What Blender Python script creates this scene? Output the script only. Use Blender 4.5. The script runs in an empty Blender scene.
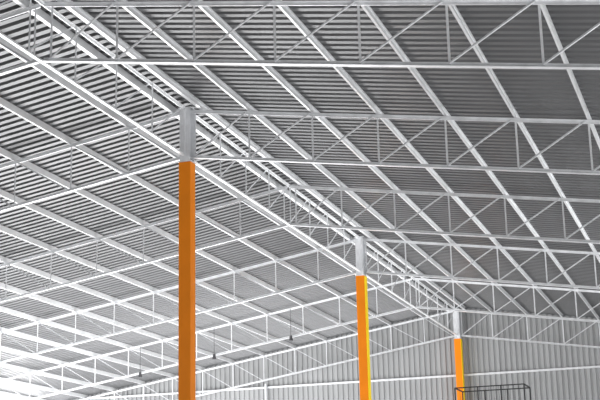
import bpy, math
from mathutils import Vector, Matrix
C = bpy.context.scene.collection
F=1300.0
CAM=Vector((10.72,-24.4,1.6))
ZR=10.72; SL=0.157; S=13.2; W=19.0; PS=1.4; TD=1.08
YC=27.1                      # last column / end truss
YB=-33.0; YE=YC+.35
COLY=(-S,0,S,YC)
TRY=(-6.15,0,S/2,S,19.95,YC)

# ---------- materials ----------
def mat(name, col, rough=.5, metal=0., var=.12, scale=3., emit=None, es=0., streak=None):
    m=bpy.data.materials.new(name); m.use_nodes=True
    n=m.node_tree.nodes; l=m.node_tree.links; b=n['Principled BSDF']
    b.inputs['Roughness'].default_value=rough; b.inputs['Metallic'].default_value=metal
    tc=n.new('ShaderNodeTexCoord'); nz=n.new('ShaderNodeTexNoise'); nz.inputs['Scale'].default_value=scale
    nz.inputs['Detail'].default_value=5
    mp=n.new('ShaderNodeMapping')
    if streak: mp.inputs['Scale'].default_value=streak
    l.new(tc.outputs['Object'],mp.inputs['Vector']); l.new(mp.outputs['Vector'],nz.inputs['Vector'])
    r=n.new('ShaderNodeValToRGB')
    r.color_ramp.elements[0].position=.3; r.color_ramp.elements[1].position=.7
    r.color_ramp.elements[0].color=[c*(1-var) for c in col]+[1]
    r.color_ramp.elements[1].color=[min(1,c*(1+var)) for c in col]+[1]
    l.new(nz.outputs['Fac'],r.inputs['Fac']); l.new(r.outputs['Color'],b.inputs['Base Color'])
    if emit:
        b.inputs['Emission Color'].default_value=list(emit)+[1]; b.inputs['Emission Strength'].default_value=es
    return m
M_ST=mat('galvanised_steel',(.78,.79,.81),.34,.3,.12,4)
M_PU=mat('purlin_steel',(.88,.89,.905),.34,.3,.08,2)
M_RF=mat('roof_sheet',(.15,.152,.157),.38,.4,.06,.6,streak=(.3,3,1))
M_WL=mat('wall_sheet',(.34,.345,.35),.5,.1,.08,.8,streak=(3,1,.2))
M_OR=mat('orange_paint',(.85,.235,.006),.5,0,.05,2)
M_OR.node_tree.nodes['Principled BSDF'].inputs['Specular IOR Level'].default_value=.2
M_YE=mat('lit_side_yellow',(.98,.70,.012),.5,0,.02,2)  # yellow stands in for light on the columns' right faces
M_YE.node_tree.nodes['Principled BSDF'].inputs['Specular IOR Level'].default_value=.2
M_CO=mat('concrete_floor',(.3,.295,.29),.7,0,.12,.7)
M_DK=mat('black_metal',(.03,.03,.032),.5,.3,.1,4)
M_GY=mat('lamp_grey',(.08,.08,.085),.5,.3,.1,4)
M_RB=mat('rubber',(.02,.02,.02),.8)
M_WIN=mat('translucent_panel',(.9,.9,.9),.5,0,.02,2,(1,1,1),6.5)

# ---------- helpers ----------
def mesh_obj(name, vs, fs, m, parent=None, loc=(0,0,0)):
    me=bpy.data.meshes.new(name); me.from_pydata([tuple(v) for v in vs],[],fs); me.update()
    me.materials.append(m)
    o=bpy.data.objects.new(name,me); o.location=loc; C.objects.link(o)
    if parent: o.parent=parent
    return o
def empty(name, loc, label, cat, group=None):
    o=bpy.data.objects.new(name,None); o.location=loc; o.empty_display_size=.3; C.objects.link(o)
    o['label']=label; o['category']=cat
    if group: o['group']=group
    return o
def prism_data(profile, p0, p1, side):
    p0=Vector(p0);p1=Vector(p1); d=(p1-p0).normalized(); s=Vector(side)
    s=(s-d*s.dot(d)).normalized(); u=s.cross(d)
    if u.z<0 or (abs(u.z)<1e-6 and u.y<0): u=-u
    n=len(profile)
    vs=[p0+s*a+u*b for a,b in profile]+[p1+s*a+u*b for a,b in profile]
    fs=[[i,(i+1)%n,n+(i+1)%n,n+i] for i in range(n)]+[list(range(n))[::-1],list(range(n,2*n))]
    return vs,fs
def fixn(o):
    import bmesh
    bm=bmesh.new(); bm.from_mesh(o.data); bmesh.ops.recalc_face_normals(bm,faces=bm.faces); bm.to_mesh(o.data); bm.free()
def bar(name, profile, p0, p1, side, m, parent=None):
    p0=Vector(p0); vs,fs=prism_data(profile,Vector((0,0,0)),Vector(p1)-p0,side)
    o=mesh_obj(name,vs,fs,m,parent,p0); fixn(o); return o
def bars(name, profile, segs, side, m, parent=None):
    vs=[];fs=[]
    for a,b in segs:
        v,f=prism_data(profile,a,b,side); k=len(vs); vs+=v; fs+=[[i+k for i in q] for q in f]
    o=mesh_obj(name,vs,fs,m,parent); fixn(o); return o
def rect(w,h): return [(-w/2,-h/2),(w/2,-h/2),(w/2,h/2),(-w/2,h/2)]
def angle(w,t=.010): return [(0,0),(w,0),(w,t),(t,t),(t,w),(0,w)]
def tee(w,h,t=.012,flip=1):
    p=[(-w/2,0),(w/2,0),(w/2,t),(t,t),(t,h),(-t,h),(-t,t),(-w/2,t)]
    return [(a,b*flip) for a,b in p]
def chan(w,h,t=.008,lip=.022):
    return [(0,0),(w,0),(w,lip),(w-t,lip),(w-t,t),(t,t),(t,h-t),(w-t,h-t),(w-t,h-lip),(w,h-lip),(w,h),(0,h)]
def copy_tree(root, loc, children_of):
    r=root.copy(); r.location=loc; C.objects.link(r)
    for c in children_of:
        k=c.copy(); k.parent=r; C.objects.link(k)
    return r

# ---------- roof trusses ----------
def build_truss(sx, loc):
    t=empty('roof_truss',loc,'galvanised steel lattice roof truss sloping away from the column row','roof truss','lattice roof trusses under the metal roof')
    x0=.05; n=int((W-x0)//PS)
    zt=lambda x:-SL*x
    cw=.10 if sx>0 else .08
    bar('top_chord',tee(cw-.01,.07,flip=-1),(sx*x0,0,zt(x0)),(sx*(W-.1),0,zt(W-.1)),(0,1,0),M_ST,t)
    bar('bottom_chord',tee(cw,.07),(sx*x0,0,zt(x0)-TD),(sx*(W-.1),0,zt(W-.1)-TD),(0,1,0),M_ST,t)
    xs=[.16]+[PS*i for i in range(1,n+1)]
    aw=.038 if sx>0 else .032
    for i,x in enumerate(xs):
        bar('vertical_web',angle(aw),(sx*x,.015,zt(x)-TD+.02),(sx*x,.015,zt(x)-.02),(0,1,0),M_ST,t)
        if i+1<len(xs):
            x2=xs[i+1]
            bar('diagonal_web',angle(aw),(sx*(x+.03),-.015,zt(x)-TD+.03),(sx*(x2-.03),-.015,zt(x2)-.03),(0,-1,0),M_ST,t)
    return t
for sx in (1,-1):
    t,ch=None,None
    for y in TRY:
        if t is None:
            t=build_truss(sx,(0,y,ZR)); bpy.context.view_layer.update(); ch=list(t.children)
        else: copy_tree(t,(0,y,ZR),ch)

# ---------- ridge trusses between columns ----------
def build_ridge(loc):
    t=empty('ridge_truss',loc,'light steel lattice girder spanning between two orange columns','roof truss','lattice girders joining the columns')
    e=.16
    for nm,z,f,w in (('top_chord',0,-1,.11),('bottom_chord',-TD,1,.07)):
        bar(nm,tee(w,.05,flip=f),(0,e,z),(0,S-e,z),(1,0,0),M_PU,t)
    n=8; ys=[e+.05+(S-2*e-.1)*i/n for i in range(n+1)]
    for i,y in enumerate(ys):
        bar('vertical_web',angle(.03),(.015,y,-TD+.02),(.015,y,-.02),(1,0,0),M_ST,t)
        if i<n:
            za,zb=(-TD+.03,-.03)
            bar('diagonal_web',angle(.03),(-.015,y+.02,za),(-.015,ys[i+1]-.02,zb),(-1,0,0),M_ST,t)
    return t
r0=build_ridge((0,-S,ZR)); bpy.context.view_layer.update(); rc=list(r0.children)
copy_tree(r0,(0,0,ZR),rc)
r2=copy_tree(r0,(0,S,ZR),rc); r2.scale=(1,(YC-S)/S,1)

# ---------- columns ----------
CW=.27
def bevel(o,w=.01):
    md=o.modifiers.new('b','BEVEL'); md.width=w; md.segments=2
def build_col(loc,yellow=False):
    t=empty('steel_column',loc,'bright orange painted steel box column with bare grey head','column','orange columns in a row')
    zt=ZR-1.2
    o=bar('shaft',rect(CW,CW),(0,0,.03),(0,0,zt),(1,0,0),M_OR,t); bevel(o)
    bar('base_plate',rect(.5,.5),(0,0,0),(0,0,.03),(1,0,0),M_ST,t)
    bar('cap_plate',rect(CW+.03,CW+.03),(0,0,zt),(0,0,zt+.02),(1,0,0),M_ST,t)
    h=.12; tt=.018
    I=[(-h,-h),(h,-h),(h,-h+tt),(tt/2,-h+tt),(tt/2,h-tt),(h,h-tt),(h,h),(-h,h),(-h,h-tt),(-tt/2,h-tt),(-tt/2,-h+tt),(-h,-h+tt)]
    bar('column_head',I,(0,0,zt+.02),(0,0,ZR+.0),(1,0,0),M_ST,t)
    bar('top_plate',rect(.3,.3),(0,0,ZR),(0,0,ZR+.02),(1,0,0),M_ST,t)
    if yellow:  # thin added strip, paints the lit look of the side face
        t['label']='orange painted steel column with side light painted on one face in yellow'
        p=bar('lit_side_strip',rect(.012,CW-.01),(CW/2+.006,0,.03),(CW/2+.006,0,zt-.01),(1,0,0),M_YE,t); p['label']='yellow strip painting side light onto the column face'
    return t
c0=build_col((0,COLY[0],0)); bpy.context.view_layer.update(); cc=list(c0.children)
copy_tree(c0,(0,0,0),cc)
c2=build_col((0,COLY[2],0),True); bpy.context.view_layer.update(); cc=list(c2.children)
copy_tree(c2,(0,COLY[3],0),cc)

# ---------- purlins ----------
PH=.15
for sx in (1,-1):
    xs=[.30]+[PS*i for i in range(1,14)]
    for x in xs:
        z=ZR-SL*x+.012
        wd=.085 if x<.5 else .045
        o=bar('roof_purlin',[(a*sx,b) for a,b in chan(wd,PH)],(sx*x,YB,z),(sx*x,YE-.1,z),(1,0,0),M_PU)
        o['label']='long light galvanised channel purlin carrying the roof sheets'; o['category']='roof beam'; o['group']='purlins under the roof sheets'

# ---------- roof ----------
def corr(pitch,depth,a0,a1):
    pts=[];a=a0
    while a<a1:
        for f,d in ((0,0),(.50,0),(.60,1),(.90,1)):
            pts.append((a+f*pitch,d*depth))
        a+=pitch
    pts.append((a,0)); return pts
for i,sx in enumerate((1,-1)):
    prof=corr(.26,.08 if sx>0 else .055,YB,YE+.3)
    vs=[];fs=[]
    for y,d in prof:
        for x in (0.0,W+.4):
            vs.append((sx*x,y,ZR-SL*x+.012+PH+.004+d))
    for j in range(len(prof)-1):
        fs.append([2*j,2*j+1,2*j+3,2*j+2])
    o=mesh_obj('ceiling',vs,fs,M_RF); o['kind']='structure'

# ---------- walls/floor ----------
def zroof(x): return ZR-SL*abs(x)+.16
prof=corr(.22,.05,-W,W)
vs=[];fs=[]
for x,d in prof:
    vs+= [(x,YE+d,0),(x,YE+d,zroof(x))]
for j in range(len(prof)-1): fs.append([2*j,2*j+2,2*j+3,2*j+1])
o=mesh_obj('wall_back',vs,fs,M_WL); o['kind']='structure'
vs=[(-W,YB,0),(W,YB,0),(W,YB,zroof(W)),(0,YB,zroof(0)),(-W,YB,zroof(W))]
o=mesh_obj('wall_front',vs,[[0,1,2,3,4]],M_WL); o['kind']='structure'
def yzwall(name,x,z0,z1,m):
    o=mesh_obj(name,[(x,YB,z0),(x,YE,z0),(x,YE,z1),(x,YB,z1)],[[0,1,2,3]],m); o['kind']='structure'
yzwall('wall_right',W,0,zroof(W),M_WL)
yzwall('wall_left',-W,0,4.5,M_WL)
yzwall('window_1',-W,4.5,zroof(W),M_WIN)
o=mesh_obj('floor',[(-W,YB,0),(W,YB,0),(W,YE,0),(-W,YE,0)],[[0,1,2,3]],M_CO); o['kind']='structure'
for z in (8.05,6.45,4.85,3.25,1.65):
    L=min(W-.05,(ZR-z)/SL-.3) if z>7.9 else W-.05
    o=bar('wall_girt',[(a,b) for a,b in chan(.06,.08)],(-L,YE-.09,z),(L,YE-.09,z),(0,1,0),M_ST)
    o['label']='horizontal light steel girt fixed across the ribbed end wall'; o['category']='wall beam'; o['group']='girts on the end wall'
for x in (-12.6,-8.4,-4.2):
    o=bar('wall_post',chan(.07,.1),(x,YE-.22,0),(x,YE-.22,zroof(x)-.25-TD),(1,0,0),M_ST)
    o['label']='slim grey steel post standing against the ribbed end wall'; o['category']='post'; o['group']='posts along the end wall'

# ---------- lamps ----------
def lathe(name,prof,m,parent,loc=(0,0,0),n=20):
    vs=[];fs=[]
    for r,z in prof:
        for i in range(n):
            a=2*math.pi*i/n; vs.append((r*math.cos(a),r*math.sin(a),z))
    for j in range(len(prof)-1):
        for i in range(n):
            fs.append([j*n+i,j*n+(i+1)%n,(j+1)*n+(i+1)%n,(j+1)*n+i])
    return mesh_obj(name,vs,fs,m,parent,loc)
l0=None
for x in (-4.6,-7.6,-10.6):
    zt=ZR-SL*abs(x)
    loc=(x,TRY[4]-.17,zt)
    if l0 is None:
        l0=empty('pendant_lamp',loc,'small dark hanging hall lamp on a thin rod','lamp','dark lamps hung along one truss')
        bar('hanging_rod',rect(.014,.014),(0,0,-TD-.02),(0,0,-.05),(1,0,0),M_GY,l0)
        lathe('lamp_housing',[(.001,-TD+.04),(.05,-TD+.04),(.055,-TD-.05),(.07,-TD-.10),(.08,-TD-.15),(.001,-TD-.16)],M_GY,l0)
        bpy.context.view_layer.update(); lc=list(l0.children)
    else: copy_tree(l0,loc,lc)

# ---------- scissor lift ----------
LX,LY=2.92,18.2
lift=empty('scissor_lift',(LX,LY,0),'raised black work platform with mesh guard rails','lift platform')
L2,D2=1.13,.6; PZ=5.36
base=bar('base',rect(2*L2,2*D2),(0,0,.25),(0,0,.75),(1,0,0),M_DK,lift); bevel(base,.03)
for x in (-.9,.9):
    for y in (-.62,.62):
        w=lathe('wheel',[(.001,-.09),(.2,-.09),(.24,-.06),(.24,.06),(.2,.09),(.001,.09)],M_RB,lift,(x,y,.24)); w.rotation_euler=(math.pi/2,0,0)
ns=5; hz=(PZ-.8)/ns
for i in range(ns):
    z=.78+i*hz
    for y in (-.45,.45):
        bar('scissor_arm',rect(.05,.1),(-1.05,y,z),(1.05,y,z+hz),(0,1,0),M_DK,lift)
        bar('scissor_arm',rect(.05,.1),(1.05,y*.88,z),(-1.05,y*.88,z+hz),(0,1,0),M_DK,lift)
bar('platform',rect(2*L2,2*D2),(0,0,PZ),(0,0,PZ+.08),(1,0,0),M_DK,lift)
for h in (.55,1.1):
    for y in (-D2,D2): bar('guard_rail',rect(.035,.035),(-L2,y,PZ+h),(L2,y,PZ+h),(0,1,0),M_DK,lift)
    for x in (-L2,L2): bar('guard_rail',rect(.035,.035),(x,-D2,PZ+h),(x,D2,PZ+h),(1,0,0),M_DK,lift)
for x in (-L2,-L2/3,L2/3,L2):
    for y in (-D2,D2): bar('rail_post',rect(.035,.035),(x,y,PZ+.08),(x,y,PZ+1.1),(1,0,0),M_DK,lift)
for y in (-D2,D2):
    sg=[((-L2+.16*k,y,PZ+.08),(-L2+.16*k,y,PZ+1.1)) for k in range(1,14)]
    bars('mesh_panel',rect(.009,.009),sg,(1,0,0),M_DK,lift)

# ---------- lights ----------
def area(name,loc,target,sx,sy,p,col=(1,1,1)):
    l=bpy.data.lights.new(name,'AREA'); l.shape='RECTANGLE'; l.size=sx; l.size_y=sy; l.energy=p; l.color=col
    o=bpy.data.objects.new(name,l); o.location=loc
    o.rotation_euler=(Vector(target)-Vector(loc)).to_track_quat('-Z','Y').to_euler(); C.objects.link(o)
area('daylight_far',(-9.5,14.5,.4),(-9.5,14.51,9),14,18,5200)
area('daylight_side',(18.5,13,3.5),(0,19,8),18,4,3800)
area('fill_near',(9,-6,.4),(7,-1.5,9),18,18,1900)  # unseen fill, added to lift the near column fronts and roof
w=bpy.data.worlds.new('World'); bpy.context.scene.world=w; w.use_nodes=True
w.node_tree.nodes['Background'].inputs[0].default_value=(.8,.87,1,1); w.node_tree.nodes['Background'].inputs[1].default_value=1.

# ---------- camera ----------
fwd=Vector((-.3079,.9161,.2569)).normalized(); right=Vector((.9458,.3242,-.0223))
right=(right-fwd*right.dot(fwd)).normalized(); up=right.cross(fwd)
cd=bpy.data.cameras.new('Camera'); cam=bpy.data.objects.new('Camera',cd); C.objects.link(cam)
R=Matrix((right,up,-fwd)).transposed().to_4x4(); cam.matrix_world=Matrix.Translation(CAM)@R
cd.sensor_width=36; cd.lens=F/600*36; cd.clip_end=300
bpy.context.scene.camera=cam
bpy.context.scene.view_settings.view_transform='Standard'
